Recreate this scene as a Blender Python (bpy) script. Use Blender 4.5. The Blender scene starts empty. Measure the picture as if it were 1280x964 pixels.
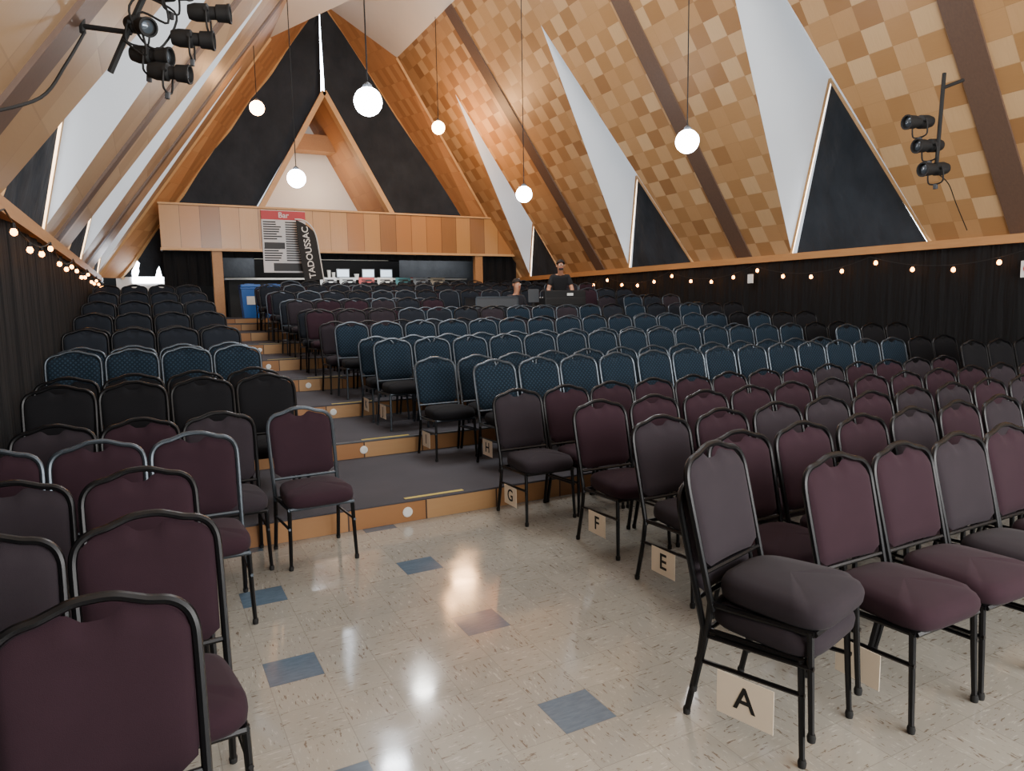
import bpy, bmesh, math, random
from mathutils import Vector, Matrix
random.seed(7)
C=bpy.context.scene.collection
# ------------------------------------------------------------ helpers
def lin(h):
    h=h.lstrip('#'); r=[int(h[i:i+2],16)/255 for i in (0,2,4)]
    return tuple((c/12.92 if c<=.04045 else ((c+.055)/1.055)**2.4) for c in r)+(1,)
class NT:
    def __init__(s,name):
        s.m=bpy.data.materials.new(name); s.m.use_nodes=True
        s.t=s.m.node_tree; s.n=s.t.nodes
        s.b=s.n['Principled BSDF']
    def N(s,ty,**k):
        n=s.n.new(ty)
        for a,v in k.items(): setattr(n,a,v)
        return n
    def put(s,inp,v):
        if isinstance(v,bpy.types.NodeSocket): s.t.links.new(v,inp)
        else: inp.default_value=v
    def math(s,op,a,b=0.0):
        n=s.n.new('ShaderNodeMath'); n.operation=op; s.put(n.inputs[0],a); s.put(n.inputs[1],b)
        return n.outputs[0]
    def mix(s,f,a,b):
        n=s.n.new('ShaderNodeMix'); n.data_type='RGBA'
        s.put(n.inputs[0],f); s.put(n.inputs[6],a); s.put(n.inputs[7],b); return n.outputs[2]
    def ramp(s,f,stops,interp='LINEAR'):
        n=s.n.new('ShaderNodeValToRGB'); s.put(n.inputs[0],f); r=n.color_ramp; r.interpolation=interp
        while len(r.elements)<len(stops): r.elements.new(.5)
        for e,(p,c) in zip(r.elements,stops): e.position=p; e.color=c
        return n.outputs[0]
    def obj(s): return s.N('ShaderNodeTexCoord').outputs['Object']
    def noise(s,vec,scale,detail=3,rough=.5):
        n=s.N('ShaderNodeTexNoise'); s.put(n.inputs['Vector'],vec); n.inputs['Scale'].default_value=scale
        n.inputs['Detail'].default_value=detail; n.inputs['Roughness'].default_value=rough; return n.outputs[0]
    def scale(s,vec,v):
        n=s.N('ShaderNodeVectorMath',operation='MULTIPLY'); s.put(n.inputs[0],vec); n.inputs[1].default_value=v; return n.outputs[0]
    def bump(s,h,strength=.3,dist=.01):
        n=s.N('ShaderNodeBump'); s.put(n.inputs['Height'],h); n.inputs['Strength'].default_value=strength; n.inputs['Distance'].default_value=dist
        s.t.links.new(n.outputs[0],s.b.inputs['Normal'])
    def base(s,c,rough=.6,metal=0.0,spec=None):
        s.put(s.b.inputs['Base Color'],c); s.put(s.b.inputs['Roughness'],rough); s.b.inputs['Metallic'].default_value=metal
        if spec is not None: s.b.inputs['Specular IOR Level'].default_value=spec
        return s.m
def plain(name,h,rough=.6,metal=0,var=.12,sc=8,spec=None):
    t=NT(name); c=lin(h); d=tuple(x*(1-var) for x in c[:3])+(1,)
    nz=t.noise(t.obj(),sc); return t.base(t.mix(nz,c,d),rough,metal,spec)
def emis(name,h,st):
    t=NT(name); t.b.inputs['Emission Color'].default_value=lin(h); t.b.inputs['Emission Strength'].default_value=st
    return t.base(lin(h),.4)
def fabric(name,h,pattern=None):
    t=NT(name); c=lin(h); v=t.obj(); nz=t.noise(v,9,4,.6)
    oi=t.N('ShaderNodeObjectInfo').outputs['Random']
    k=t.math('ADD',t.math('MULTIPLY',oi,.3),t.math('MULTIPLY',nz,.5))
    lo=tuple(x*.62 for x in c[:3])+(1,); hi=tuple(min(1,x*1.25) for x in c[:3])+(1,)
    col=t.mix(k,lo,hi)
    fine=t.noise(v,420,2)
    col=t.mix(t.math('MULTIPLY',fine,.35),col,lo)
    if pattern:
        sp=t.N('ShaderNodeSeparateXYZ'); t.put(sp.inputs[0],v)
        a=t.math('FRACT',t.math('MULTIPLY',t.math('ADD',sp.outputs[0],sp.outputs[2]),24.0)); b=t.math('FRACT',t.math('MULTIPLY',t.math('SUBTRACT',sp.outputs[0],sp.outputs[2]),24.0))
        d1=t.math('ABSOLUTE',t.math('SUBTRACT',a,.5)); d2=t.math('ABSOLUTE',t.math('SUBTRACT',b,.5))
        m=t.math('LESS_THAN',t.math('MAXIMUM',d1,d2),.26)
        col=t.mix(t.math('MULTIPLY',m,.8),col,lin(pattern))
    t.bump(fine,.25,.002)
    t.b.inputs['Sheen Weight'].default_value=.03
    return t.base(col,.92,0,.15)
def wood(name,a,b,rough=.5,st=(1,1,14),sc=3,plank=None):
    t=NT(name); v=t.obj(); g=t.noise(t.scale(v,st),sc,4,.6)
    col=t.mix(g,lin(a),lin(b))
    if plank:
        w,c2=plank
        sx=t.N('ShaderNodeSeparateXYZ'); t.put(sx.inputs[0],v)
        fl=t.math('FLOOR',t.math('DIVIDE',sx.outputs[0],w))
        wn=t.N('ShaderNodeTexWhiteNoise',noise_dimensions='1D'); t.put(wn.inputs['W'],fl)
        tone=t.ramp(wn.outputs['Value'],c2,'CONSTANT')
        col=t.mix(.75,col,tone); col=t.mix(t.math('MULTIPLY',g,.4),col,lin(a))
        fr=t.math('FRACT',t.math('DIVIDE',sx.outputs[0],w))
        col=t.mix(t.math('LESS_THAN',fr,.02),col,lin('3a2415'))
    t.bump(g,.1,.003)
    return t.base(col,rough)
def cloth(name,h,st=(6,6,1),h2=None,strength=.8):
    t=NT(name); v=t.obj(); g=t.noise(t.scale(v,st),1.5,3,.5)
    c=lin(h); t.bump(g,strength,.12)
    return t.base(t.mix(g,c,lin(h2) if h2 else tuple(x*.5 for x in c[:3])+(1,)),.85,0,.25)
def checkwood(name,cols,s=.33,dark='7a5230',lt='bd9367',pw=.45,big_=.3):
    t=NT(name); uv=t.N('ShaderNodeUVMap').outputs[0]
    sp=t.N('ShaderNodeSeparateXYZ'); t.put(sp.inputs[0],uv); U,V=sp.outputs[0],sp.outputs[1]
    fu=t.math('FLOOR',t.math('DIVIDE',U,s)); fv=t.math('FLOOR',t.math('DIVIDE',V,s))
    cm=t.N('ShaderNodeCombineXYZ'); t.put(cm.inputs[0],fu); t.put(cm.inputs[1],fv)
    wn=t.N('ShaderNodeTexWhiteNoise',noise_dimensions='2D'); t.put(wn.inputs['Vector'],cm.outputs[0])
    par=t.math('FLOORED_MODULO',t.math('ADD',fu,fv),2.0)
    tone=t.ramp(t.math('ADD',t.math('MULTIPLY',wn.outputs['Value'],1-pw),t.math('MULTIPLY',par,pw)),cols)
    g1=t.noise(t.scale(uv,(30,2,1)),2,3); g2=t.noise(t.scale(uv,(2,30,1)),2,3)
    g=t.math('ADD',t.math('MULTIPLY',g1,par),t.math('MULTIPLY',g2,t.math('SUBTRACT',1.0,par)))
    big=t.noise(uv,.6,2)
    col=t.mix(t.math('MULTIPLY',g,.25),tone,lin(dark))
    col=t.mix(t.math('MULTIPLY',big,big_),col,lin(lt))
    fr=t.math('FRACT',t.math('DIVIDE',U,s)); fr2=t.math('FRACT',t.math('DIVIDE',V,s))
    ed=t.math('MAXIMUM',t.math('LESS_THAN',fr,.02),t.math('LESS_THAN',fr2,.02))
    col=t.mix(t.math('MULTIPLY',ed,.25),col,lin('6a4a2e'))
    return t.base(col,.42)
# ------------------------------------------------------------ mesh builder
class MB:
    def __init__(s): s.v=[];s.f=[];s.m=[]
    def add(s,vs,fs,mi=0,M=None):
        o=len(s.v)
        s.v+=[tuple(M@Vector(p)) if M else tuple(p) for p in vs]
        s.f+=[tuple(i+o for i in f) for f in fs]; s.m+=[mi]*len(fs); return s
    def box(s,c,d,mi=0,M=None,bev=0.0):
        x,y,z=[k/2 for k in d]
        if bev<=0:
            vs=[(c[0]+a*x,c[1]+b*y,c[2]+e*z) for a in(-1,1) for b in(-1,1) for e in(-1,1)]
            return s.add(vs,[(0,1,3,2),(4,6,7,5),(0,4,5,1),(2,3,7,6),(0,2,6,4),(1,5,7,3)],mi,M)
        bm=bmesh.new(); bmesh.ops.create_cube(bm,size=1)
        for v in bm.verts: v.co=Vector((c[0]+v.co.x*2*x,c[1]+v.co.y*2*y,c[2]+v.co.z*2*z))
        bmesh.ops.bevel(bm,geom=bm.edges[:],offset=min(bev,min(d)*.45),segments=2,affect='EDGES',profile=.6)
        bm.verts.index_update()
        s.add([v.co.copy() for v in bm.verts],[[v.index for v in f.verts] for f in bm.faces],mi,M); bm.free(); return s
    def tube(s,pts,r,n=8,mi=0,M=None):
        pts=[Vector(p) for p in pts]; vs=[];fs=[]; prev=None
        rr=r if isinstance(r,(list,tuple)) else [r]*len(pts)
        for i,p in enumerate(pts):
            a=pts[max(0,i-1)]; b=pts[min(len(pts)-1,i+1)]; t=(b-a).normalized()
            if prev is None:
                up=Vector((0,0,1)) if abs(t.z)<.9 else Vector((1,0,0)); u=t.cross(up).normalized()
            else: u=(prev-t*prev.dot(t)).normalized()
            prev=u; w=t.cross(u)
            for k in range(n):
                an=2*math.pi*k/n; vs.append(p+(u*math.cos(an)+w*math.sin(an))*rr[i])
        for i in range(len(pts)-1):
            for k in range(n):
                a=i*n+k;b=i*n+(k+1)%n; fs.append((a,b,b+n,a+n))
        fs.append(tuple(range(n))[::-1]); L=(len(pts)-1)*n; fs.append(tuple(L+k for k in range(n)))
        return s.add(vs,fs,mi,M)
    def lathe(s,prof,n=16,mi=0,M=None):
        vs=[];fs=[]
        for r,z in prof:
            for k in range(n):
                a=2*math.pi*k/n; vs.append((r*math.cos(a),r*math.sin(a),z))
        for i in range(len(prof)-1):
            for k in range(n):
                a=i*n+k;b=i*n+(k+1)%n; fs.append((a,b,b+n,a+n))
        fs.append(tuple(range(n))[::-1]); L=(len(prof)-1)*n; fs.append(tuple(L+k for k in range(n)))
        return s.add(vs,fs,mi,M)
    def mesh(s,name,mats,smooth=True,ang=40):
        me=bpy.data.meshes.new(name); me.from_pydata([tuple(v) for v in s.v],[],s.f)
        for m in mats: me.materials.append(m)
        me.polygons.foreach_set('material_index',s.m)
        if smooth:
            me.polygons.foreach_set('use_smooth',[True]*len(s.f)); me.update()
            try: me.set_sharp_from_angle(angle=math.radians(ang))
            except Exception: pass
        me.update(); return me
def mk(name,me,loc=(0,0,0),rot=(0,0,0),parent=None,label=None,cat=None,group=None,kind=None):
    o=bpy.data.objects.new(name,me); C.objects.link(o); o.location=loc; o.rotation_euler=rot
    if parent: o.parent=parent
    if label: o['label']=label
    if cat: o['category']=cat
    if group: o['group']=group
    if kind: o['kind']=kind
    return o
def bobj(name,mb,mats,smooth=True,**k): return mk(name,mb.mesh(name,mats,smooth),**k)
def struct(name,vs,fs,mat,uv=None):
    me=bpy.data.meshes.new(name); me.from_pydata([tuple(v) for v in vs],[],fs); me.materials.append(mat)
    if uv:
        l=me.uv_layers.new(name='UVMap')
        for lp in me.loops: l.data[lp.index].uv=uv(me.vertices[lp.vertex_index].co)
    me.update(); return mk(name,me,kind='structure')
def textmesh(s,size,mat,align='CENTER',ext=0.0008):
    cu=bpy.data.curves.new('t','FONT'); cu.body=s; cu.size=size; cu.align_x=align; cu.align_y='CENTER'; cu.extrude=ext; cu.offset=size*.012
    o=bpy.data.objects.new('t',cu); C.objects.link(o); dg=bpy.context.evaluated_depsgraph_get()
    me=bpy.data.meshes.new_from_object(o.evaluated_get(dg)); bpy.data.objects.remove(o); me.materials.clear(); me.materials.append(mat)
    return me
def spline(pts,n=6):
    P=[Vector(p) for p in pts]; out=[]
    for i in range(len(P)-1):
        a=P[max(0,i-1)];b=P[i];c=P[i+1];d=P[min(len(P)-1,i+2)]
        for k in range(n):
            t=k/n; out.append(.5*((2*b)+(c-a)*t+(2*a-5*b+4*c-d)*t*t+(3*b-a-3*c+d)*t**3))
    out.append(P[-1]); return out
# ------------------------------------------------------------ camera
f=865.0; H0=1.68
def cd(x,y): return Vector(((x-640)/f,-(y-482)/f,-1))
Yc=cd(180,388).normalized(); Xc=cd(2250,352); Xc=(Xc-Yc*Xc.dot(Yc)).normalized(); Zc=Xc.cross(Yc)
MR=Matrix((Xc,Yc,Zc))
cam=bpy.data.cameras.new('camera'); cam.sensor_width=36; cam.lens=f/1280*36; cam.clip_start=.05
co=bpy.data.objects.new('camera',cam); C.objects.link(co)
co.matrix_world=Matrix.Translation((0,0,H0))@MR.to_4x4(); bpy.context.scene.camera=co
MI=MR.transposed()
def inview(p,mx=90):
    q=MI@(Vector(p)-Vector((0,0,H0)))
    if q.z>-.3: return False
    x=640+f*q.x/-q.z; y=482-f*q.y/-q.z
    return -mx<x<1280+mx and -mx<y<964+mx
# ------------------------------------------------------------ materials
M_frame=plain('black_steel','141416',.34,.5,.2,30)
M_silver=plain('silver_vein_steel','545c64',.35,.8,.35,60)
M_plum=fabric('plum_fabric','2f1e26'); M_gray=fabric('mauve_grey_fabric','2d272c')
M_blue=fabric('blue_patterned_fabric','16222d','253644'); M_char=fabric('charcoal_fabric','161619')
M_dgray=fabric('dark_slate_fabric','20242b'); M_rub=plain('rubber','0c0c0c',.8)
M_card=plain('paper_card','e2d3bd',.8,0,.05); M_ink=plain('black_ink','0a0a0a',.7)
M_white=plain('white_paint','d8d8d4',.6,0,.05); M_cream=plain('cream_plaster','ece7e0',.8,0,.08,2)
M_beam=wood('beam_wood','b4834f','96683e',.5,(10,1,10)); M_trim=wood('edge_trim_wood','d3ab79','b98b58',.5,(2,2,2))
M_brown=wood('dark_brown_batten','6b5445','56433a',.5,(14,14,2))
wc=[(0,lin('8a623c')),(.25,lin('a47c4f')),(.5,lin('b68e61')),(.78,lin('c6a276')),(1,lin('d2b186'))]
M_check=checkwood('checker_veneer',wc)
M_checkL=checkwood('pale_plank_veneer',[(0,lin('9c7a55')),(.5,lin('b2906a')),(1,lin('c6a882'))],.66,'80603f','b89a78',.1,.4)
M_orange=checkwood('orange_veneer',[(0,lin('a56f42')),(.5,lin('ba8150')),(1,lin('c48f5c'))],.45)
t=NT('white_canvas_panel'); cc=t.mix(t.noise(t.obj(),1.2),lin('eceeef'),lin('d6dadc')); t.base(cc,.8)
tr=t.N('ShaderNodeBsdfTranslucent'); t.put(tr.inputs[0],lin('f4f6f8')); mxs=t.N('ShaderNodeMixShader'); mxs.inputs[0].default_value=.42
t.t.links.new(t.b.outputs[0],mxs.inputs[1]); t.t.links.new(tr.outputs[0],mxs.inputs[2])
t.t.links.new(mxs.outputs[0],[n for n in t.n if n.type=='OUTPUT_MATERIAL'][0].inputs[0]); M_cheek=t.m
M_curt=cloth('black_curtain','0d0d0f',(5,5,.4)); M_gab=cloth('black_blackout_cloth','363b42',(1.5,2,1.2),'1c2025',.6)
M_day=emis('daylight_glass','eaf3ff',24)
M_pod=wood('riser_plywood','a27447','81532c',.5,(3,3,20),2,(.62,[(0,lin('a3774c')),(.3,lin('7b4f2b')),(.6,lin('ab895f')),(.8,lin('8b5d33'))]))
M_balc=wood('balcony_panel','b5824d','8f6035',.26,(14,2,1),2,(.45,[(0,lin('bd9059')),(.25,lin('a87545')),(.5,lin('c9a06b')),(.7,lin('7b5738')),(.85,lin('b78450'))]))
M_black=plain('matte_black','0b0b0c',.7); M_grayp=plain('grey_plastic','3b3e42',.5)
M_lensm=plain('lens_glass','59626b',.05,.4); M_tape=plain('yellow_tape','b8a24a',.6)
M_globe=emis('globe_glass','f2f8ff',60); M_globew=emis('warm_globe_glass','ffbe80',44); M_bulb=emis('warm_bulb','ff9f45',26)
t=NT('grey_carpet'); v=t.obj(); n1=t.noise(v,220,2); n2=t.noise(v,1.2,3)
t.bump(n1,.5,.004); M_carpet=t.base(t.mix(t.math('ADD',t.math('MULTIPLY',n1,.4),t.math('MULTIPLY',n2,.5)),lin('323135'),lin('5d5a5e')),.95,0,.1)
# floor tiles
t=NT('vinyl_tile_floor'); v=t.obj(); sp=t.N('ShaderNodeSeparateXYZ'); t.put(sp.inputs[0],v)
tx=t.math('DIVIDE',t.math('SUBTRACT',sp.outputs[0],.378),.2425); ty=t.math('DIVIDE',t.math('SUBTRACT',sp.outputs[1],2.154),.2325)
ix=t.math('FLOOR',tx); iy=t.math('FLOOR',ty)
cm=t.N('ShaderNodeCombineXYZ'); t.put(cm.inputs[0],ix); t.put(cm.inputs[1],iy)
wn=t.N('ShaderNodeTexWhiteNoise',noise_dimensions='2D'); t.put(wn.inputs['Vector'],cm.outputs[0])
par=t.math('FLOORED_MODULO',t.math('ADD',ix,iy),2.0)
off=t.N('ShaderNodeVectorMath',operation='ADD'); t.put(off.inputs[0],v); t.put(off.inputs[1],wn.outputs['Color'])
s1=t.noise(t.scale(off.outputs[0],(46,11,1)),1.6,3,.65); s2=t.noise(t.scale(off.outputs[0],(11,46,1)),1.6,3,.65)
st=t.math('ADD',t.math('MULTIPLY',s1,par),t.math('MULTIPLY',s2,t.math('SUBTRACT',1.0,par)))
fleck=t.ramp(st,[(0,(1,1,1,1)),(.35,(1,1,1,1)),(.385,(0,0,0,1)),(1,(0,0,0,1))])
lf=t.ramp(st,[(0,(0,0,0,1)),(.6,(0,0,0,1)),(.68,(1,1,1,1)),(1,(1,1,1,1))])
bc=t.mix(wn.outputs['Value'],lin('a29c8f'),lin('938e83'))
bc=t.mix(t.noise(v,1.3,3),bc,lin('84817a'))
bc=t.mix(t.math('MULTIPLY',fleck,.75),bc,lin('5a493b')); bc=t.mix(t.math('MULTIPLY',lf,.4),bc,lin('c0bcb0'))
mx_=t.math('LESS_THAN',t.math('FLOORED_MODULO',ix,4.0),.5); my_=t.math('LESS_THAN',t.math('FLOORED_MODULO',iy,4.0),.5)
isb=t.math('MULTIPLY',t.math('MULTIPLY',mx_,my_),t.math('LESS_THAN',ix,6.0))
blue=t.mix(st,lin('3f4f5e'),lin('617282')); bc=t.mix(isb,bc,blue)
ed=t.math('MAXIMUM',t.math('LESS_THAN',t.math('FRACT',tx),.014),t.math('LESS_THAN',t.math('FRACT',ty),.014))
bc=t.mix(t.math('MULTIPLY',ed,.4),bc,lin('5f5a50'))
n3=t.noise(v,5,3); t.bump(t.noise(v,2.0,2),.05,.02)
M_floor=t.base(bc,t.math('ADD',.02,t.math('MULTIPLY',n3,.17)),0,1.0)
# ------------------------------------------------------------ room shell
XL,XR,EZ,SL=-.93,10.46,2.465,1.4; TOPZ=8.19
def mir(x,side): return x if side=='r' else XL+XR-x
def RX(z): return XR-(z-EZ)/SL
struct('floor',[(-3,-4,0),(14,-4,0),(14,5.05,0),(-3,5.05,0)],[(0,1,2,3)],M_floor)
EDG=[5.05,6.78,8.4,10.05,11.6,13.2,14.8,16.3,17.4]; EZS=[.165,.33,.495,.67,.85,1.03,1.2,1.34,1.45]
PX,PD=8.6,.9
def fz(y,x=0):
    z=0
    for i,(e,zz) in enumerate(zip(EDG,EZS)):
        if y>=e-(PD if x>PX and i<7 else 0): z=zz
    return z
ends=EDG[1:]+[23.0]; trimn=1
for i,(a,b,z) in enumerate(zip(EDG,ends,EZS)):
    z0=EZS[i-1] if i else 0
    bobj('floor',MB().box(((XL+XR)/2,(a+.012+b)/2,z/2),(XR-XL,b-a-.012,z)),[M_carpet],False,kind='structure')
    bobj('trim_%d'%trimn,MB().box(((XL+XR)/2,a,(z0+z)/2-.004),(XR-XL,.024,z-z0-.012)),[M_pod],False,kind='structure'); trimn+=1
    bobj('trim_%d'%trimn,MB().box(((XL+XR)/2,a+.012,z-.002),(XR-XL,.05,.016),bev=.005),[M_grayp if i%2 else M_carpet],False,kind='structure'); trimn+=1
    if i<7:
        bobj('floor',MB().box(((PX+XR)/2,a-PD/2,z/2),(XR-PX,PD,z)),[M_carpet],False,kind='structure')
        bobj('trim_%d'%trimn,MB().box(((PX+XR)/2,a-PD-.012,(z0+z)/2-.004),(XR-PX,.024,z-z0-.012)),[M_pod],False,kind='structure'); trimn+=1
DOR=[(2.62,1.27,(2.5,7.42),(9.73,2.62,5.08)),(7.61,1.27,(7.47,7.42),(9.73,7.61,5.08)),(12.53,1.12,(12.2,7.04),(9.81,12.53,4.43)),(17.6,.93,(16.6,6.93),(10.07,17.6,3.96))]
uvr=lambda c:(c.y,(c.z-EZ)*1.229)
wi=1
for side in 'rl':
    m=lambda x:mir(x,side)
    MC=M_check if side=='r' else M_checkL
    def P(y,z): return (m(RX(z)),y,z)
    prevB=-4.0; prevA=None
    for yc,w,(ay,az),D in DOR:
        poly=[P(prevB,EZ),P(yc-w,EZ),P(ay,az),P(ay,TOPZ)]
        if prevA: poly+=[P(prevA[0],TOPZ),P(prevA[0],prevA[1])]
        else: poly+=[P(-4,TOPZ)]
        struct('ceiling',poly,[tuple(range(len(poly)))],MC,uvr)
        prevB=yc+w; prevA=(ay,az)
        A=Vector(P(ay,az)); Dv=Vector((m(D[0]),D[1],D[2])); B=Vector((m(XR),yc+w,EZ)); Cc=Vector((m(XR),yc-w,EZ))
        struct('ceiling',[A,Dv,B],[(0,1,2)],M_cheek); struct('ceiling',[A,Dv,Cc],[(0,1,2)],M_cheek)
        out=Vector((.12 if side=='r' else -.12,0,0))
        struct('window_%d'%wi,[Dv+out*.5,B+out,Cc+out],[(0,1,2)],M_day); wi+=1
        cen=(Dv+B+Cc)/3; n=14; vs=[];fs=[]
        d2=cen+(Dv-cen)*.965; b2=cen+(B-cen)*.90; c2=cen+(Cc-cen)*.96
        b2.z=EZ; c2.z=EZ
        idx={}
        for i in range(n+1):
            for j in range(n+1-i):
                a=i/n;b=j/n; p=d2*a+b2*b+c2*(1-a-b)
                edge=min(a,b,1-a-b); p=p+out*(.25*math.sin(p.y*9+p.z*3)*min(1,edge*6)-.1)
                idx[i,j]=len(vs); vs.append(p)
        for i in range(n):
            for j in range(n-i):
                fs.append((idx[i,j],idx[i+1,j],idx[i,j+1]))
                if j<n-i-1: fs.append((idx[i+1,j],idx[i+1,j+1],idx[i,j+1]))
        bobj('blackout_curtain',MB().add(vs,fs),[M_gab],label='black cloth triangle covering a gable window',cat='curtain',group='gable window blackout cloths')
        for a,b in ((Dv,B),(Dv,Cc)):
            off=out*-.25
            bobj('trim_%d'%trimn,MB().tube([a+off,b+off],.03,4),[M_trim],False,kind='structure'); trimn+=1
    poly=[P(prevB,EZ),P(19.1,EZ),P(18.3,TOPZ),P(prevA[0],TOPZ),P(*prevA)]
    struct('ceiling',poly,[tuple(range(5))],MC,uvr)
    G=((XL+XR)/2,19.6,9.77)
    struct('ceiling',[P(18.3,TOPZ),P(19.1,EZ),(m(9.97),19.6,EZ),G],[(0,1,2),(0,2,3)],M_orange,lambda c:(c.y*3,(c.z-EZ)*1.2))
    for y in (0.0,5.08,9.97,14.8):
        nrm=Vector((-.814 if side=='r' else .814,0,-.581))*.03
        a=[Vector(P(y-.18,EZ+.02)),Vector(P(y+.18,EZ+.02)),Vector(P(y+.18,TOPZ)),Vector(P(y-.18,TOPZ))]
        vs=a+[p+nrm for p in a]
        struct('trim_%d'%trimn,vs,[(4,5,6,7),(0,1,5,4),(1,2,6,5),(2,3,7,6),(3,0,4,7)],M_brown); trimn+=1
    bobj('trim_%d'%trimn,MB().tube([P(18.3,TOPZ),P(19.1,EZ)],.05,4),[M_trim],False,kind='structure'); trimn+=1
    bobj('trim_%d'%trimn,MB().tube([G,(m(9.97),19.57,EZ)],.06,4),[M_trim],False,kind='structure'); trimn+=1
    bobj('trim_%d'%trimn,MB().box((m(XR-.03),7.55,EZ-.03),(.16,23,.12)),[M_beam],False,kind='structure'); trimn+=1
    struct('wall_right' if side=='r' else 'wall_left',[(m(XR+.03),-4,0),(m(XR+.03),23,0),(m(XR+.03),23,EZ),(m(XR+.03),-4,EZ)],[(0,1,2,3)],M_black)
xl,xr=RX(TOPZ),mir(RX(TOPZ),'l'); cx=(XL+XR)/2
struct('ceiling',[(xl,-4,TOPZ),(xr,-4,TOPZ),(xr,14.4,TOPZ),(xl,14.4,TOPZ)],[(0,1,2,3)],M_cream)
struct('ceiling',[(xl,14.4,TOPZ),(xr,14.4,TOPZ),(xr,18.3,TOPZ),(xl,18.3,TOPZ),(cx,14.4,TOPZ),(cx,19.6,9.77)],[(0,4,5,3),(4,1,2,5)],M_cream)
gx=4.66; ih=7.35; ibw=2.0; ibz=4.1
def gabpoly(sg):
    ex=cx+sg*5.2
    return [(gx+sg*.03,19.6,9.6),(cx+sg*.08,19.6,9.65),(ex,19.6,2.5),(gx+sg*ibw,19.6,2.5),(gx+sg*ibw,19.6,ibz),(gx+sg*.05,19.6,ih)]
for sg in (1,-1):
    bm=bmesh.new(); vs=[bm.verts.new(p) for p in gabpoly(sg)]; fc=bm.faces.new(vs)
    bmesh.ops.triangulate(bm,faces=[fc]); bmesh.ops.subdivide_edges(bm,edges=bm.edges[:],cuts=10,use_grid_fill=True)
    for v_ in bm.verts: v_.co.y-=.05+.03*math.sin(v_.co.x*3+v_.co.z*1.7)+.02*math.sin(v_.co.x*11)
    me=bpy.data.meshes.new('c'); bm.to_mesh(me); bm.free(); me.materials.append(M_gab)
    me.polygons.foreach_set('use_smooth',[True]*len(me.polygons))
    mk('blackout_curtain',me,label='tall black cloth covering half of the end gable window',cat='curtain',group='end gable blackout cloths')
struct('window_%d'%wi,[(gx-.12,19.66,ih),(gx+.12,19.66,ih),(cx+.05,19.66,9.65),(cx-.05,19.66,9.65)],[(0,1,2,3)],M_day); wi+=1
struct('wall_back',[(cx-5.21,19.7,1.4),(cx-4.2,19.7,1.4),(cx-4.2,19.7,3.3),(cx-5.21,19.7,3.3)],[(0,1,2,3)],M_cream)
for sg in (1,-1):
    a=Vector((gx,19.46,ih+.05)); b=Vector((gx+sg*(ibw+.3),19.46,3.35))
    d=(b-a); L=d.length; ang=math.atan2(d.x,-d.z)
    R=Matrix.Translation((a+b)/2)@Matrix.Rotation(-ang,4,'Y')
    bobj('trim_%d'%trimn,MB().box((0,0,0),(.13,.3,L),0,R),[M_trim],False,kind='structure'); trimn+=1
    struct('wall_recess',[(gx,19.5,ih),(gx+sg*(ibw+.27),19.5,3.3),(gx+sg*(ibw+.1),21.6,3.3),(gx,21.6,ih-.3)],[(0,1,2,3)],M_orange,lambda c:(c.y,c.z))
struct('wall_recess',[(gx-2.3,21.5,3.1),(gx+2.3,21.5,3.1),(gx,21.5,7.1)],[(0,1,2)],M_cream)
bobj('trim_%d'%trimn,MB().box((gx,20.9,6.35),(1.6,.5,.45)),[M_beam],False,kind='structure'); trimn+=1
# balcony
BY=18.75
bobj('trim_%d'%trimn,MB().box((5.32,BY,3.655),(9.7,.09,1.07)),[M_balc],False,kind='structure'); trimn+=1
bobj('trim_%d'%trimn,MB().box((5.32,BY-.01,4.2),(9.74,.15,.05),bev=.01).box((5.32,BY-.02,3.13),(9.74,.1,.06)),[M_trim],False,kind='structure'); trimn+=1
struct('ceiling',[(.47,BY,3.12),(10.17,BY,3.12),(10.17,22,3.12),(.47,22,3.12)],[(0,1,2,3)],M_black)
struct('wall_back',[(XL,22.2,1.4),(XR,22.2,1.4),(XR,22.2,3.4),(XL,22.2,3.4)],[(0,1,2,3)],M_black)
for x in (1.69,8.83):
    bobj('column',MB().box((x,BY+.07,2.29),(.24,.17,1.66),bev=.01),[M_beam],False,label='square wooden post holding up the balcony',cat='column',group='balcony posts')
for (a,b,zb) in ((.49,1.55,2.25),(1.83,8.69,2.95),(8.97,10.14,2.25)):
    vs=[];fs=[];n=int((b-a)*16)
    for i in range(n+1):
        x=a+(b-a)*i/n; y=BY+.12+.03*math.sin(x*22)
        vs+=[(x,y,3.1),(x,y,zb)]
    for i in range(n): fs.append((2*i,2*i+2,2*i+3,2*i+1))
    bobj('valance_curtain',MB().add(vs,fs),[M_curt],label='black pleated cloth hanging under the balcony',cat='curtain',group='balcony curtains')
bobj('door_1',MB().box((.0,19.62,2.3),(1.1,.05,1.75)),[M_cream],False,kind='structure')
struct('window_%d'%wi,[(-.2,19.58,2.35),(.48,19.58,2.35),(.48,19.58,2.9),(-.2,19.58,2.9)],[(0,1,2,3)],M_day); wi+=1
for side in 'rl':
    m=lambda x:mir(x,side)
    ys=-1.0
    while ys<19:
        ye=min(ys+2.6,19.3); n=int((ye-ys)*22); vs=[];fs=[]
        for i in range(n+1):
            y=ys+(ye-ys)*i/n; x=m(XR-.05+.009*math.sin(y*13)+.008*math.sin(y*5.3))
            vs+=[(x,y,EZ-.09),(x,y,fz(y,x)+.02)]
        for i in range(n): fs.append((2*i,2*i+2,2*i+3,2*i+1))
        if inview((m(XR),ys,2),200) or inview((m(XR),ye,2),200):
            bobj('wall_curtain',MB().add(vs,fs),[M_curt],label='black pleated curtain hanging along the side wall',cat='curtain',group='side wall curtains')
        ys=ye
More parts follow.
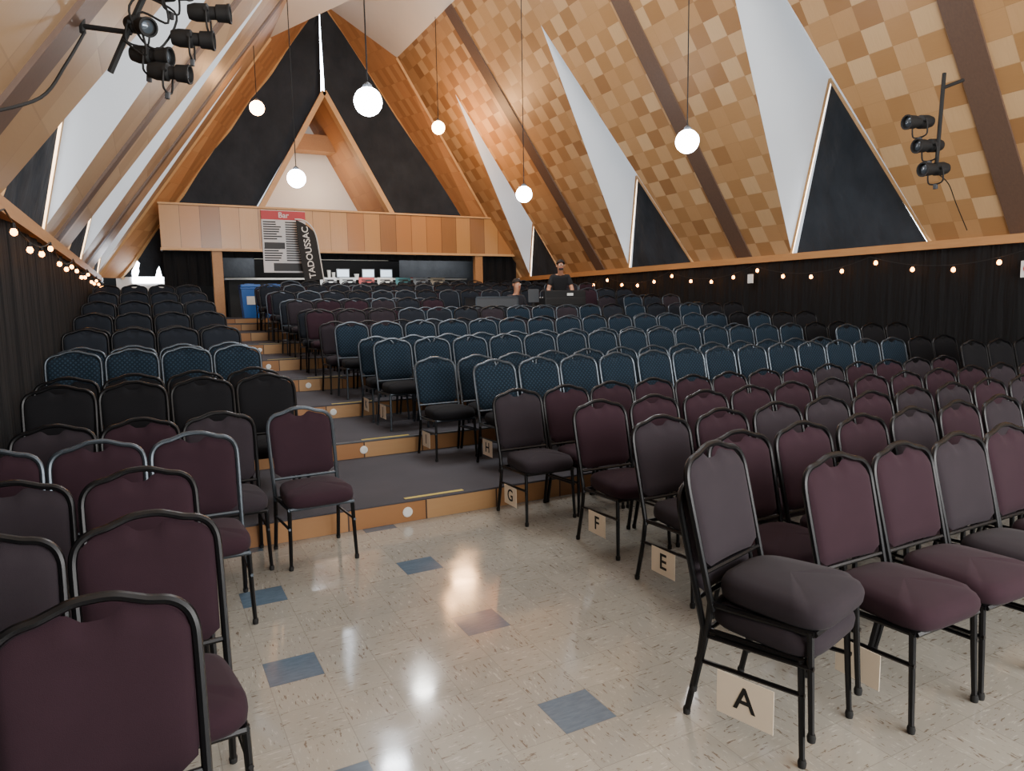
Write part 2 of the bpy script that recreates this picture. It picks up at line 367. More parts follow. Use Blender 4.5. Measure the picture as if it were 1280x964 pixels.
for side in 'rl':
    m=lambda x:mir(x,side); Y0=2.4 if side=='r' else 3.0
    pts=[];bul=[]; y=Y0; span=2.4; k=0
    while y<18.4:
        t_=((y-Y0)%span)/span; z=EZ-.14-(.2 if side=='r' else .12)*4*t_*(1-t_)
        pts.append((m(XR-.2),y,z)); k+=1
        if k%(6 if side=='r' else 7)==0: bul.append((m(XR-.2),y,z))
        y+=.1
    e=mk('string_light',None,loc=pts[0],label='string of warm bulbs swagged along the wall beam',cat='string light',group='string lights')
    o0=Vector(pts[0]); q=1.0 if side=='r' else .75
    bobj('cable',MB().tube([Vector(p)-o0 for p in pts[::2]],.006,5),[M_black],parent=e)
    sock=MB().lathe([(.012,0),(.014,-.03),(.012,-.04)],8).mesh('socket',[M_black])
    bm_=MB().lathe([(.008*q,-.03),(.022*q,-.03-.018*q),(.03*q,-.03-.04*q),(.024*q,-.03-.062*q),(.004,-.03-.074*q)],10).mesh('bulb',[M_bulb])
    for b in bul:
        s_=mk('bulb',bm_,loc=Vector(b)-o0,parent=e); mk('socket',sock,parent=s_)
# ------------------------------------------------------------ pendant globes
gm=MB().lathe([(.15*math.sin(math.pi*i/14)+.001,-.15*math.cos(math.pi*i/14)) for i in range(15)],24)
gmesh=gm.mesh('globe',[M_globe]); gmw=gm.mesh('globe',[M_globew])
for x,y,z,w in ((6.4,7.15,3.74,0),(2.3,7.6,3.88,0),(6.46,11.66,3.72,0),(2.39,12.1,3.81,0),(6.3,15.4,5.75,1),(2.39,15.8,5.85,1)):
    zt=min(TOPZ,EZ+SL*(XR-x) if x>cx else EZ+SL*(x-XL))-.02
    e=mk('pendant_lamp',None,loc=(x,y,z),label='round %s glass globe lamp on a long thin cord'%('warm amber' if w else 'white'),cat='lamp',group='pendant globe lamps')
    mk('lamp_globe',gmw if w else gmesh,parent=e)
    bobj('cord',MB().tube([(0,0,.15),(0,0,zt-z)],.008,6),[M_black],parent=e)
    bobj('lamp_cap',MB().lathe([(.05,.135),(.05,.17),(.015,.2)],12),[M_grayp],parent=e)
# ------------------------------------------------------------ chair
def FT(x):
    x=abs(x)
    pts=[(0,.972),(.045,.970),(.08,.957),(.115,.944),(.165,.933),(.198,.907),(.214,.872),(.3,.7)]
    for (a,za),(b,zb) in zip(pts,pts[1:]):
        if x<=b: return za+(zb-za)*(x-a)/(b-a)
    return .7
def yb(z): return .185+(z-.45)*.235
def chair_meshes():
    out={}
    vs=[];fs=[];nx,nz=30,12; zb=.515
    for side in (-1,1):
        for i in range(nx+1):
            a=-1+2*i/nx
            for j in range(nz+1):
                b=j/nz; w=.202+.012*b
                x=a*w; top=FT(x)-.014-.04*math.exp(-(x/.052)**4)
                z=zb+b*(top-zb)
                if b<.1: z+=.03*max(0,abs(a)-.8)/.2*(1-b/.1)
                th=.028*max(0,(1-abs(a)**6))**.5*max(0,(1-abs(2*b-1)**7))**.5
                vs.append((x,yb(z)+.012*(1-a*a)+side*th,z))
    n1=(nx+1)*(nz+1)
    for s_ in (0,1):
        for i in range(nx):
            for j in range(nz):
                a=s_*n1+i*(nz+1)+j; q=(a,a+nz+1,a+nz+2,a+1); fs.append(q if s_==0 else q[::-1])
    out['backrest']=(vs,fs)
    N=36; ol=[]
    for k in range(N):
        a=2*math.pi*k/N; c,s=math.cos(a),math.sin(a); e=2/4.5
        x=abs(c)**e*(1 if c>0 else -1); y=abs(s)**e*(1 if s>0 else -1)
        ol.append((x*(.217-.018*y),y*.228))
    rings=[(.0,.402),(.93,.402),(.985,.417),(1,.442),(.99,.47),(.945,.49),(.82,.503),(.45,.513),(.0,.516)]
    vs=[];fs=[]
    for sc,z in rings:
        for x,y in ol: vs.append((x*max(sc,.001),y*max(sc,.001)-.045,z-(.014 if (y<-.15 and z>.45) else 0)*sc))
    for i in range(len(rings)-1):
        for k in range(N):
            a=i*N+k;b=i*N+(k+1)%N; fs.append((a,b,b+N,a+N))
    out['seat']=(vs,fs)
    mb=MB(); half=[(.217,yb(.40)-.01,.36),(.219,yb(.5),.50),(.222,yb(.65),.65),(.224,yb(.8),.80),(.221,yb(.865),.868),(.203,yb(.905),.910),(.168,yb(.93),.936),(.12,yb(.943),.947),(.085,yb(.958),.959),(.045,yb(.968),.972)]
    full=half+[(0,yb(.972),.975)]+[(-x,y,z) for x,y,z in half[::-1]]
    mb.tube(spline(full,4),.0135,8); out['backrest_frame']=mb
    mb=MB()
    for sx in (-1,1):
        mb.tube([(sx*.205,-.23,.395),(sx*.213,.17,.385)],.012,6); mb.tube([(sx*.212,-.235,.27),(sx*.217,.205,.25)],.009,6)
    mb.tube([(-.205,-.23,.395),(.205,-.23,.395)],.012,6); mb.tube([(-.21,.16,.385),(.21,.16,.385)],.012,6)
    mb.tube([(-.215,yb(.515),.505),(.215,yb(.515),.505)],.01,6)
    out['seat_frame']=mb
    mb=MB(); mb.tube([(0,0,.4),(.004,-.01,.2),(.01,-.02,.012)],[.0135,.0125,.011],8); mb.lathe([(.014,0),(.016,.018),(.013,.03)],10,1,Matrix.Translation((.01,-.02,0))); out['front_leg']=mb
    mb=MB(); mb.tube(spline([(0,0,.4),(.0,.02,.25),(.004,.07,.012)],4),[.0135]*9,8); mb.lathe([(.014,0),(.016,.018),(.013,.03)],10,1,Matrix.Translation((.004,.07,0))); out['rear_leg']=mb
    return out
CM=chair_meshes()
FABS={'p':M_plum,'g':M_gray,'b':M_blue,'c':M_char,'d':M_dgray}
ms={'backrest':MB().add(*CM['backrest']).mesh('backrest',[M_plum],True,80),'seat':MB().add(*CM['seat']).mesh('seat',[M_plum],True,80),
    'backrest_frame':CM['backrest_frame'].mesh('backrest_frame',[M_frame]),'seat_frame':CM['seat_frame'].mesh('seat_frame',[M_frame]),
    'fl':CM['front_leg'].mesh('leg',[M_frame,M_rub]),'rl':CM['rear_leg'].mesh('leg',[M_frame,M_rub])}
def flipx(me):
    m2=me.copy()
    for v_ in m2.vertices: v_.co.x=-v_.co.x
    m2.flip_normals(); return m2
ms['flL']=flipx(ms['fl']); ms['rlL']=flipx(ms['rl'])
w=MB(); w.add(*CM['backrest'],0); w.add(*CM['seat'],2)
for k in ('backrest_frame','seat_frame'): w.add(CM[k].v,CM[k].f,1)
for sx in (1,-1):
    S=Matrix.Scale(sx,4,(1,0,0)); w.add(CM['front_leg'].v,CM['front_leg'].f,1,Matrix.Translation((sx*.205,-.215,0))@S); w.add(CM['rear_leg'].v,CM['rear_leg'].f,1,Matrix.Translation((sx*.217,.17,0))@S)
WHOLE=w.mesh('banquet_chair',[M_plum,M_frame,M_plum],True,60)
def setm(o,i,mat): o.material_slots[i].link='OBJECT'; o.material_slots[i].material=mat
COLN={'p':'plum','g':'mauve-grey','b':'slate-blue patterned','c':'charcoal','d':'dark grey'}
nch=0
def chair(x,y,z,rot,col,silver=False,full=True,label=None,group='rows of banquet chairs'):
    global nch; nch+=1
    fm=M_silver if silver else M_frame
    sm=M_char if col=='b' else FABS[col]
    lab=label or ('%s upholstered banquet chair with %s steel frame'%(COLN[col],'silver-grey' if silver else 'black'))
    if not full:
        o=mk('banquet_chair',WHOLE,(x,y,z),(0,0,rot),label=lab,cat='chair',group=group); setm(o,0,FABS[col]); setm(o,1,fm); setm(o,2,sm); return o
    e=mk('banquet_chair',None,(x,y,z),(0,0,rot),label=lab,cat='chair',group=group)
    for k in ('backrest','seat','backrest_frame','seat_frame'):
        o=mk(k,ms[k],parent=e); setm(o,0,FABS[col] if k=='backrest' else sm if k=='seat' else fm)
    for k,lx,ly in (('fl',.205,-.215),('flL',-.205,-.215),('rl',.217,.17),('rlL',-.217,.17)):
        o=mk('leg',ms[k],(lx,ly,0),parent=e); setm(o,0,M_frame)
    return e
def jit(a): return random.uniform(-a,a)
RR=[(1.75,2.73,'p'),(2.38,2.78,'p'),(3.01,2.77,'g'),(3.78,2.85,'p'),(4.70,2.67,'g'),
    (5.72,2.97,'b'),(6.42,2.63,'b'),(7.40,2.5,'b'),(8.05,2.5,'b'),(9.0,2.45,'b'),(9.68,2.4,'g'),(10.62,2.4,'p'),(11.25,2.4,'d'),(12.15,2.4,'p'),(12.85,2.4,'g'),(13.75,2.4,'d'),(14.4,2.4,'g'),(15.25,2.4,'d'),(15.92,2.4,'g'),(16.75,3.1,'d')]
first={}
for ri,(y,x0,c0) in enumerate(RR):
    n=round((8.35-x0)/.486); s=(8.35-x0)/n
    xs=[x0+k*s for k in range(n+1)]+[8.845,9.33,9.815,10.16][:3]
    kc=1 if y<11 else .4
    for k,x in enumerate(xs):
        yy=y-.012*max(0,x-5)**2*kc
        skip=(5.2<x<8.5 and 11.6<y<13.2) or (ri==3 and x>PX)
        if inview((x,yy,fz(yy,x)+.7),110) and not skip:
            if y<5: col=random.choice('ppg') if k else c0
            elif y<9.5: col='b'
            elif y<11.5: col=random.choice('bdg' if x>4 else 'dgp')
            elif c0=='d': col='d'
            else: col=random.choice('pgd')
            if 4<y<10.2 and x>PX: col='c' if (x>9.3 or y<5) else 'b'
            o=chair(x+jit(.003),yy+jit(.01),fz(yy,x),jit(.014)-.024*max(0,x-5)*kc,col,silver=(col=='b' or (col not in 'c' and y>5 and random.random()<.35)),full=y<7)
            if k==0: first[ri]=(x,y,fz(y),o.rotation_euler.z)
sx_,sy_,sr=2.13,1.86,.27
chair(sx_,sy_,0,sr,'g',label='mauve-grey banquet chair at the bottom of a stacked pair',group=None)
chair(sx_+math.sin(sr)*.03,sy_-math.cos(sr)*.03,.112,sr,'g',label='mauve-grey banquet chair stacked on another chair',group=None)
LR=[(1.62,-.15,'p',2),(2.36,-.03,'g',2),(3.16,-.06,'g',2),(4.02,.2,'p',3),(4.78,.40,'g',3),
    (5.65,.84,'c',4),(6.35,.84,'c',4),(7.35,.82,'b',4),(8.05,.82,'b',4),(9.0,.82,'d',4),(9.68,.82,'d',4),(10.62,.82,'d',4),(11.25,.82,'d',4),(12.15,.82,'d',4),(12.85,.82,'d',4),(13.75,.82,'d',4),(14.4,.82,'d',4),(15.25,.82,'d',4),(15.92,.82,'d',4)]
for y,x0,c,n in LR:
    for k in range(n):
        col=c if y>5 else ('p' if (k+int(y*3))%2 else c)
        xx=x0-.478*k
        if inview((xx,y,fz(y)+.8),150):
            chair(xx+jit(.003),y+jit(.012),fz(y),jit(.012)+(.05 if y<3.5 else 0),col,silver=(c=='b' or (c=='p' and y>3)),full=y<7)
chair(.93,4.70,0,.03,'p',silver=True,label='plum banquet chair standing alone at the aisle edge',group=None)
def card(ch,x,y,z,r,w_=.2,h_=.15,zc=.19):
    e=mk('row_sign',None,(x,y,z),(0,0,r),label='beige paper card %s hanging on the chair legs'%('reading '+ch if ch else 'without visible letter'),cat='sign',group='row letter cards')
    bobj('card',MB().box((-.238,-.02,zc),(.003,w_,h_)),[M_card],False,parent=e)
    if ch:
        o=mk('letter',textmesh(ch,.13,M_ink),(-.2402,-.02,zc),parent=e)
        o.rotation_euler=Matrix(((0,0,-1),(-1,0,0),(0,1,0))).to_euler()
card('A',sx_,sy_,0,sr,.23,.17,.17); card('',2.73,1.75,0,0)
for ri,ch in ((1,'B'),(2,'E'),(3,'F'),(4,'G'),(5,'H'),(6,'I'),(7,'J'),(8,'K')):
    if ri in first: card(ch,*first[ri])
for i,x in ((0,1.71),(1,1.86),(2,1.95),(3,2.0),(4,1.7),(5,1.8)):
    a=EDG[i]; z0=EZS[i-1] if i else 0
    M=Matrix.Translation((x,a-.012,z0+.08))@Matrix.Rotation(math.pi/2,4,'X')
    mb=MB().lathe([(.04,0),(.04,.006),(.032,.01),(.02,.008),(.002,.008)],16,0,M); bobj('step_light',mb,[M_white],label='small round white step light set in the plywood riser',cat='light',group='step lights')
    bobj('tape_strip',MB().box((x+.25,a+.05,EZS[i]+.007),(.5,.04,.003)),[M_tape],False,label='strip of worn yellow tape on the step edge',cat='tape',group='step edge tapes')
# ------------------------------------------------------------ stage light fixtures
def fixture(loc,aim,sc=1.0):
    d=(Vector(aim)-Vector(loc)).normalized(); q=d.to_track_quat('Z','Y')
    e=mk('stage_light',None,loc,label='black theatrical spotlight clamped to a hanging bar',cat='light fixture',group='stage spotlights'); e.rotation_euler=q.to_euler(); e.scale=(sc,)*3
    bobj('lamp_body',MB().lathe([(.03,-.2),(.07,-.19),(.09,-.12),(.09,.0),(.065,.02),(.065,.08),(.085,.09),(.09,.2),(.098,.2),(.098,.225),(.08,.225),(.075,.19)],20),[M_black],parent=e)
    bobj('lens',MB().lathe([(.074,.18),(.055,.195),(.02,.203),(.001,.205)],18),[M_lensm],parent=e)
    mb=MB().tube(spline([(.1,0,0),(.12,-.05,0),(.115,-.17,0),(.05,-.2,0),(0,-.2,0),(-.05,-.2,0),(-.115,-.17,0),(-.12,-.05,0),(-.1,0,0)],3),.011,6); mb.lathe([(.022,-.02),(.022,.02)],10,0,Matrix.Translation((.1,0,0))@Matrix.Rotation(math.pi/2,4,'Y')); mb.lathe([(.022,-.02),(.022,.02)],10,0,Matrix.Translation((-.1,0,0))@Matrix.Rotation(math.pi/2,4,'Y'))
    bobj('yoke',mb,[M_black],parent=e)
    bobj('clamp',MB().box((0,-.235,0),(.05,.07,.04),bev=.008),[M_grayp],parent=e)
bobj('lighting_bar',MB().tube([(8.42,4.85,4.12),(8.22,4.95,4.04)],.02,8).tube([(8.22,4.95,4.2),(8.24,5.0,3.08)],.022,8),[M_black],label='black steel lighting bar hung from the wooden roof',cat='pipe',group='lighting bars')
for p in ((8.1,5.1,3.68),(8.24,5.06,3.42),(8.28,5.0,3.15)): fixture((p[0]-.05,p[1],p[2]),(p[0]-1.5,p[1]+.3,p[2]-.1),.85)
bobj('lighting_bar',MB().tube([(-.08,5.02,3.12),(.03,4.99,3.36),(.19,4.95,3.69),(.40,4.9,4.15)],.018,8).tube([(-.21,5.12,3.4),(.05,4.99,3.36)],.016,8).tube([(-.21,5.12,3.36),(-.21,5.12,3.46)],.018,8),[M_black],label='black steel lighting bar hung from the wooden roof',cat='pipe',group='lighting bars')
for p,a in (((.47,4.78,3.47),(2.5,4.2,3.5)),((.37,4.80,3.31),(2.5,4.2,3.25)),((.23,4.84,3.11),(2.2,4.0,2.9)),((.09,4.96,3.40),(.6,3.9,3.0)),((.28,4.9,3.60),(1.2,4.0,3.5)),((.14,4.92,3.22),(1.9,3.9,3.0))): fixture(p,a,.58)
bobj('hanging_cable',MB().tube(spline([(0.0,4.95,3.3),(.12,4.85,3.2),(.1,4.9,3.45),(.25,4.85,3.4),(.2,4.9,3.6),(.05,4.95,3.5),(.1,4.9,3.3),(.2,4.85,3.25),(.3,4.85,3.45),(.15,4.9,3.55)],6),.007,6),[M_black],label='looped black power cable around the spotlights',cat='cable')
bobj('hanging_cable',MB().tube(spline([(-.2,5.1,3.36),(-.3,4.9,3.1),(-.42,4.7,2.85),(-.62,4.2,2.62)],6),.009,6),[M_black],label='thin black cable drooping from the lighting bar',cat='cable')
bobj('hanging_cable',MB().tube(spline([(8.28,5.0,3.1),(8.5,5.0,3.0),(8.85,5.1,2.8),(9.2,5.15,2.5)],6),.006,6),[M_black],label='thin black cable running down the wooden roof',cat='cable')
# ------------------------------------------------------------ bar area
M_pw=plain('poster_white','cfd0d2',.6); M_red=plain('poster_red','b3232c',.5); M_pt=plain('poster_dark_text','2e3033',.6)
e=mk('poster',None,(3.31,BY-.09,3.36),label='large white poster with red header hung on the balcony front',cat='poster')
bobj('poster_sheet',MB().box((0,0,0),(1.09,.012,1.56)),[M_pw],False,parent=e)
bobj('poster_header',MB().box((0,-.008,.66),(1.09,.006,.22)),[M_red],False,parent=e)
bobj('poster_footer',MB().box((.1,-.008,-.64),(.8,.006,.2)).box((-.25,-.008,-.1),(.5,.006,.16)),[M_pt],False,parent=e)
mk('lettering',textmesh('Bar',.19,M_pw),(0,-.013,.66),(math.pi/2,0,0),parent=e)
mb=MB()
for r in range(17):
    for c_ in range(2):
        if 8<=r<=10 and c_==0: continue
        ww=random.uniform(.3,.46); mb.box((-.51+c_*.54+ww/2,-.008,.49-r*.06),(ww,.004,.032))
bobj('text_lines',mb,[M_pt],False,parent=e)
e=mk('feather_banner',None,(3.95,BY-.35,2.37),(0,-.12,0),label='tall black feather banner with white vertical lettering',cat='banner')
vs=[];fs=[]
for i in range(17):
    b=i/16; z=b*1.55
    q=max(0,(b-.7)/.3)
    vs+=[(-.24+.04*q,0,z),(.24-.42*q**2,0,z)]
for i in range(16): fs.append((2*i,2*i+1,2*i+3,2*i+2))
bobj('banner_cloth',MB().add(vs,fs),[M_black],False,parent=e)
bobj('banner_pole',MB().tube(spline([(.25,.01,-.90),(.25,.01,.7),(.24,.01,1.1),(.17,.01,1.35),(.0,.01,1.53),(-.22,.01,1.58)],4),.018,6),[M_white],parent=e)
mk('lettering',textmesh('TADOUSSAC',.225,M_white),(-.01,-.012,.72),(math.pi/2,-math.pi/2,0),parent=e)
mb=MB(); mb.box((5.45,20.3,1.95),(6.8,.6,1.0),0); mb.box((5.45,20.25,2.47),(7.0,.75,.05),1,None,.01)
bobj('bar_counter',mb,[M_black,M_white],False,label='long black bar counter with a pale top under the balcony',cat='counter')
cols=['d9dde0','cfd6da','c65a5a','e2e2dc','5b979c','b6bec4','d8cab0']
for i,x in enumerate((4.65,5.2,5.75,6.3,6.85,7.4,7.95)):
    bobj('counter_sign',MB().box((x,19.84,2.36),(.46,.01,.3)).box((x,19.832,2.44),(.3,.006,.03),1).box((x,19.832,2.35),(.22,.006,.02),1),[plain('notice',cols[i%7],.6),M_pt],False,label='printed notice taped to the bar counter front',cat='sign',group='bar notices')
M_scr=plain('screen_shell','8f979d',.3); M_lit=emis('lit_screen','cfe4f5',1.6)
def laptop(x,y,z):
    e=mk('laptop',None,(x,y,z),label='open laptop with a lit screen on the bar counter',cat='laptop',group='bar laptops')
    bobj('keyboard_base',MB().box((0,0,.012),(.36,.25,.024),bev=.006),[M_grayp],False,parent=e)
    bobj('screen',MB().box((0,.13,.15),(.38,.015,.26),bev=.005),[M_scr],False,parent=e)
    bobj('display',MB().box((0,.12,.15),(.33,.004,.2)),[M_lit],False,parent=e)
laptop(5.2,20.2,2.5); laptop(5.95,20.2,2.5); laptop(6.5,20.2,2.5)
for x,r,h in ((4.75,.05,.22),(4.88,.05,.16),(5.55,.07,.12),(7.55,.06,.2),(7.7,.05,.14),(7.95,.08,.1),(8.2,.06,.22)):
    bobj('paper_cup',MB().lathe([(r*.7,0),(r*.72,.01),(r,h),(r*1.06,h),(r*1.06,h+.008),(r*.9,h+.008)],14),[M_white],loc=(x,20.15,2.497),label='stack of white paper cups on the bar counter',cat='cup',group='bar paper cups')
e=mk('drink_cooler',None,(7.15,20.1,2.5),label='red insulated drink cooler with a lighter lid',cat='cooler')
bobj('cooler_body',MB().lathe([(.17,0),(.2,.03),(.23,.38),(.22,.4)],20),[plain('cooler_red','e22a38',.4)],parent=e)
bobj('lid',MB().lathe([(.235,.4),(.235,.44),(.12,.47),(.05,.47)],20),[plain('lid_red','e0656a',.5)],parent=e)
bobj('tap',MB().box((0,-.22,.07),(.04,.06,.06),bev=.01),[M_white],parent=e)
M_bb=plain('blue_plastic','1a5cab',.45)
for i,(x,y) in enumerate(((2.3,18.0),(2.84,18.05),(3.38,18.1))):
    e=mk('recycling_bin',None,(x,y,1.45),label='blue plastic recycling bin with a white sticker',cat='bin',group='recycling bins')
    mb=MB(); vs=[(-.17,-.2,0),(.17,-.2,0),(.17,.2,0),(-.17,.2,0),(-.22,-.24,.72),(.22,-.24,.72),(.22,.24,.72),(-.22,.24,.72)]
    mb.add(vs,[(3,2,1,0),(0,1,5,4),(1,2,6,5),(2,3,7,6),(3,0,4,7),(4,5,6,7)]); mb.box((0,0,.71),(.47,.51,.04),bev=.01)
    bobj('bin_body',mb,[M_bb],False,parent=e)
    bobj('lid',MB().box((0,0,.77),(.46,.5,.07),bev=.02).box((0,0,.815),(.2,.2,.02),0),[M_bb],False,parent=e)
    bobj('sticker',MB().box((0,-.232,.42),(.2,.005,.2)),[M_white],False,parent=e)
# ------------------------------------------------------------ sound booth
FZ=fz(12.3)
e=mk('road_case',None,(5.95,12.1,FZ),label='grey road case with metal edges standing on legs',cat='case')
bobj('case_body',MB().box((0,0,.8),(.9,.5,.34),bev=.015),[M_grayp],False,parent=e)
mb=MB()
for s_ in (-1,1):
    for z in (.635,.965): mb.box((0,s_*.25,z),(.92,.02,.025)); mb.box((s_*.45,0,z),(.02,.52,.025))
    for u in(-1,1): mb.box((s_*.445,u*.245,.8),(.025,.025,.36))
bobj('case_edging',mb,[M_silver],False,parent=e)
for a in (-.36,.36):
    for b in (-.2,.2): bobj('leg',MB().box((a,b,.315),(.05,.05,.63)),[M_black],False,parent=e)
e=mk('mixing_desk',None,(7.4,11.95,FZ),label='black sound mixing console on a table facing the stage',cat='mixing console')
bobj('table_top',MB().box((0,.1,.76),(1.6,.75,.04),bev=.01),[M_black],False,parent=e)
for a in (-.72,.72):
    for b in (-.2,.4): bobj('leg',MB().box((a,b,.37),(.05,.05,.74)),[M_black],False,parent=e)
bobj('console_body',MB().box((0,0,.86),(.95,.5,.16),0,None,.02).box((0,-.2,.98),(.95,.08,.2),0,None,.02),[M_black],False,parent=e)
mb=MB()
for i in range(16): mb.box((-.42+i*.055,.05,.945),(.012,.03,.02))
bobj('fader_row',mb,[M_white],False,parent=e)
bobj('badge',MB().box((.1,-.242,1.0),(.14,.005,.05)),[M_white],False,parent=e)
e=mk('monitor',None,(6.8,11.95,FZ+.782),label='small black monitor standing on the sound desk',cat='monitor')
bobj('screen',MB().box((0,0,.2),(.24,.03,.26),bev=.008),[M_grayp],False,parent=e)
bobj('stand',MB().box((0,.02,.05),(.05,.03,.1)).box((0,.02,.006),(.2,.14,.012),bev=.003),[M_black],False,parent=e)
M_skin=plain('skin','b78468',.55,0,.08); M_hair=plain('dark_hair','1d140f',.8); M_tee=plain('black_tshirt','141417',.9); M_jean=plain('dark_trousers','1b1e27',.9); M_tee2=plain('dark_grey_shirt','2a2a30',.9)
def skin(name,verts,edges,rad,mat,sub=2,root=0,parent=None):
    me=bpy.data.meshes.new(name); me.from_pydata(verts,edges,[]); o=bpy.data.objects.new(name,me); C.objects.link(o)
    md=o.modifiers.new('s','SKIN'); md.use_smooth_shade=True
    for i,r in enumerate(rad):
        sv=me.skin_vertices[0].data[i]; sv.radius=r if isinstance(r,tuple) else (r,r); sv.use_root=(i==root)
    sb=o.modifiers.new('b','SUBSURF'); sb.levels=sub; sb.render_levels=sub
    dg=bpy.context.evaluated_depsgraph_get(); m2=bpy.data.meshes.new_from_object(o.evaluated_get(dg)); bpy.data.objects.remove(o)
    m2.materials.clear(); m2.materials.append(mat); m2.polygons.foreach_set('use_smooth',[True]*len(m2.polygons))
    return mk(name,m2,parent=parent)
def person(loc,rot,seated,label,shirt,beard=False,lean=-.08):
    e=mk('person',None,loc,(0,0,rot),label=label,cat='person')
    ph=.5 if seated else .93
    V=[];E=[];R=[]
    def a(p,r,fr=None):
        V.append(p);R.append(r)
        if fr is not None:E.append((fr,len(V)-1))
        return len(V)-1
    dz=abs(lean)*.3
    pel=a((0,0,ph),(.15,.11)); wa=a((0,lean*.4,ph+.18),(.135,.1),pel); chst=a((0,lean,ph+.38-dz*.4),(.165,.11),wa); nb=a((0,lean*1.3,ph+.53-dz*.7),(.07,.07),chst); nk=a((0,lean*1.5-.01,ph+.6-dz),.055,nb)
    hy=lean*1.65; hz=ph-dz*1.2
    hd=a((0,hy-.01,hz+.67),(.07,.085),nk); hd2=a((0,hy-.01,hz+.76),(.078,.1),hd); a((0,hy,hz+.83),(.05,.065),hd2)
    arms=[];legs=[]
    for s_ in (-1,1):
        sh=a((s_*.17,lean*1.15,ph+.47-dz*.6),.06,chst); el=a((s_*.26,lean-.03,ph+.2-dz*.5),.045,sh); wr=a((s_*.19,lean-.26,ph+.1),.03,el); pa=a((s_*.175,lean-.33,ph+.085),(.038,.022),wr)
        for k,(fx,fl) in enumerate(((-.03,.055),(-.011,.065),(.009,.06),(.028,.048))):
            f1=a((s_*.175+fx,lean-.37,ph+.08),.009,pa); a((s_*.175+fx,lean-.37-fl*.6,ph+.065),.008,f1)
        a((s_*.175-s_*.045,lean-.33,ph+.075),.01,pa)
        arms.append((V[sh],V[el],V[wr]))
        hp=a((s_*.09,0,ph-.05),.09,pel)
        if seated: kn=a((s_*.13,-.36,ph+.0),.06,hp); an=a((s_*.13,-.36,.09),.04,kn)
        else: kn=a((s_*.11,-.03,.5),.06,hp); an=a((s_*.12,.0,.09),.04,kn)
        a((V[an][0],V[an][1]-.12,.04),(.04,.03),an); legs.append((V[hp],V[kn],V[an]))
    skin('body',V,E,R,M_skin,1,0,e)
    V2=[(0,0,ph-.02),V[wa],V[chst],V[nb]]; E2=[(0,1),(1,2),(2,3)]; R2=[(.165,.125),(.15,.115),(.18,.125),(.085,.08)]
    for sh,el,wr in arms:
        V2.append(sh);R2.append(.075);E2.append((2,len(V2)-1)); mid=tuple(sh[i]*.35+el[i]*.65 for i in range(3)); V2.append(mid);R2.append(.065);E2.append((len(V2)-2,len(V2)-1))
    skin('shirt',V2,E2,R2,shirt,2,0,e)
    V3=[(0,0,ph+.02)];R3=[(.155,.12)];E3=[]
    for hp,kn,an in legs:
        for j,(p,r) in enumerate(((hp,.1),(kn,.075),((an[0],an[1],an[2]+.02),.055))):
            V3.append(p);R3.append(r);E3.append((0 if j==0 else len(V3)-2,len(V3)-1))
    skin('trousers',V3,E3,R3,M_jean,2,0,e)
    for an in (l[2] for l in legs):
        bobj('shoe',MB().box((an[0],an[1]-.05,.045),(.1,.26,.09),bev=.03),[M_black],parent=e)
    hc=Vector((0,hy-.005,hz+.77))
    mb=MB(); vs=[];fs=[]; n=16
    for i in range(9):
        th=math.pi*.52*i/8
        for k in range(n):
            p=2*math.pi*k/n; back=(math.sin(p)+1)/2; tt=th*(.75+.45*back)
            vs.append(hc+Vector((.092*math.sin(tt)*math.cos(p),.113*math.sin(tt)*math.sin(p)+.008,.1*math.cos(tt)+.02)))
    for i in range(8):
        for k in range(n): q=i*n+k;r_=i*n+(k+1)%n; fs.append((q,r_,r_+n,q+n))
    bobj('hair',mb.add(vs,fs),[M_hair],parent=e)
    for s_ in (-1,1):
        bobj('eye',MB().lathe([(.002,-.01),(.009,-.004),(.009,.004),(.002,.01)],8,0,Matrix.Translation(hc+Vector((s_*.031,-.098,-.005)))@Matrix.Rotation(math.pi/2,4,'X')),[M_white],parent=e)
        bobj('ear',MB().box(hc+Vector((s_*.086,.01,-.015)),(.015,.035,.055),bev=.006),[M_skin],parent=e)
    bobj('nose',MB().add([hc+Vector(p) for p in ((-.012,-.095,.0),(.012,-.095,0),(-.018,-.095,-.045),(.018,-.095,-.045),(0,-.125,-.04))],[(0,1,4),(0,4,2),(1,3,4),(2,4,3)]),[M_skin],parent=e)
    bobj('mouth',MB().box(hc+Vector((0,-.094,-.065)),(.045,.01,.01),bev=.003),[M_red],parent=e)
    if beard:
        bobj('beard',MB().box(hc+Vector((0,-.078,-.09)),(.1,.05,.05),bev=.02),[M_hair],parent=e)
        mb=MB()
        for s_ in(-1,1): mb.tube([hc+Vector((s_*.031+.024*math.cos(q*.785),-.112,-.005+.018*math.sin(q*.785))) for q in range(9)],.003,5)
        mb.tube([hc+Vector((-.01,-.112,0)),hc+Vector((.01,-.112,0))],.003,5)
        bobj('glasses',mb,[M_black],parent=e)
person((7.95,12.85,FZ),-.45,False,'person in a black t-shirt and glasses leaning over the sound desk',M_tee,True,-.2)
person((6.9,12.98,FZ),.1,True,'person in a dark shirt seated at the sound desk',M_tee2)
e=mk('stool',None,(6.9,13.0,FZ),label='low black stool behind the sound desk',cat='stool')
bobj('seat',MB().lathe([(.14,.33),(.15,.35),(.15,.365),(.13,.37)],16),[M_black],parent=e)
for a in range(4): bobj('leg',MB().tube([(.09*math.cos(a*1.57+.8),.09*math.sin(a*1.57+.8),.34),(.14*math.cos(a*1.57+.8),.14*math.sin(a*1.57+.8),0)],.012,6),[M_black],parent=e)
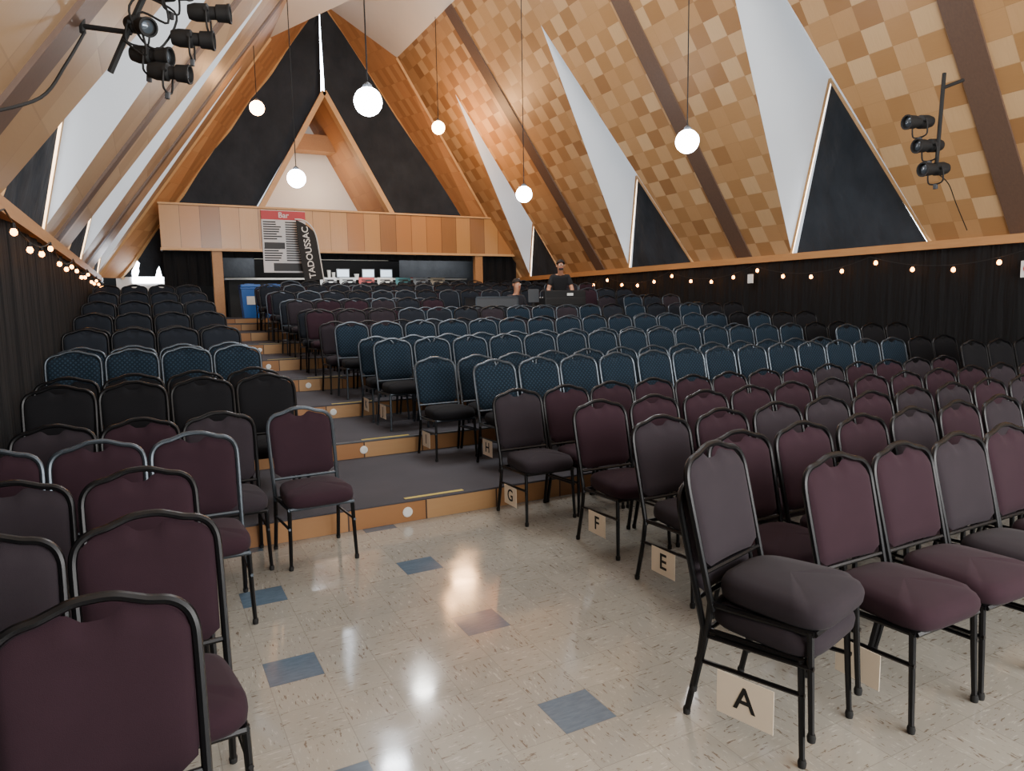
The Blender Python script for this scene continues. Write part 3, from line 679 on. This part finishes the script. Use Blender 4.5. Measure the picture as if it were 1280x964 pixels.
e=bobj('wall_sign',MB().box((10.3,4.95,2.02),(.02,.2,.22),bev=.004),[M_white],False,label='white prohibition sign with a red circle on the curtain',cat='sign')
bobj('sign_symbol',MB().tube([(10.285,4.95+.06*math.cos(q*.393),2.03+.06*math.sin(q*.393)) for q in range(17)],.008,5).tube([(10.285,4.99,2.07),(10.285,4.91,1.99)],.008,5),[M_red],parent=e)
bobj('wall_sign',MB().box((10.3,9.7,2.08),(.02,.13,.17),bev=.004),[M_white],False,label='small white notice on the black curtain',cat='sign')
# ------------------------------------------------------------ lights
def area(loc,target,sx,sy,p,col):
    l=bpy.data.lights.new('area_light','AREA'); l.shape='RECTANGLE'; l.size=sx; l.size_y=sy; l.energy=p; l.color=col
    o=bpy.data.objects.new('area_light',l); C.objects.link(o); o.location=loc; o.rotation_euler=(Vector(target)-Vector(loc)).to_track_quat('-Z','Y').to_euler()
area((3.5,-3,4.5),(4,7,1.5),8,3.5,180,(1,.98,.95))  # broad fill added behind the camera as a stage wash
area((4.5,-2.5,2.2),(5,12,8.0),8,2.0,850,(1,.97,.92))  # added uplight, out of frame, lifts the wooden roof
area((4.7,3.2,7.9),(4.7,4.0,0),2.6,7,260,(.96,.98,1))  # unseen overhead fill added above the front seating
area((4.7,9.2,7.9),(4.7,11.5,0),2.4,4,450,(.95,.98,1))  # second overhead fill, added out of frame for the rear rows
area((5.3,19.1,3.08),(5.3,20.1,2.3),6.6,.15,70,(1,.96,.9))  # added strip under the balcony to brighten the bar counter
def pt(loc,p,col,r=.3):
    l=bpy.data.lights.new('point_light','POINT'); l.energy=p; l.color=col; l.shadow_soft_size=r
    o=bpy.data.objects.new('point_light',l); C.objects.link(o); o.location=loc
pt((7.0,16.2,5.6),200,(1,.55,.25)); pt((4.7,20.4,5.2),45,(1,.78,.55)); pt((4.8,13.5,6.6),90,(1,.97,.92),.2)  # last point is an added fill brightening the cream ceiling
w=bpy.data.worlds.new('world'); bpy.context.scene.world=w; w.use_nodes=True
w.node_tree.nodes['Background'].inputs[0].default_value=(.86,.92,1,1); w.node_tree.nodes['Background'].inputs[1].default_value=1.3
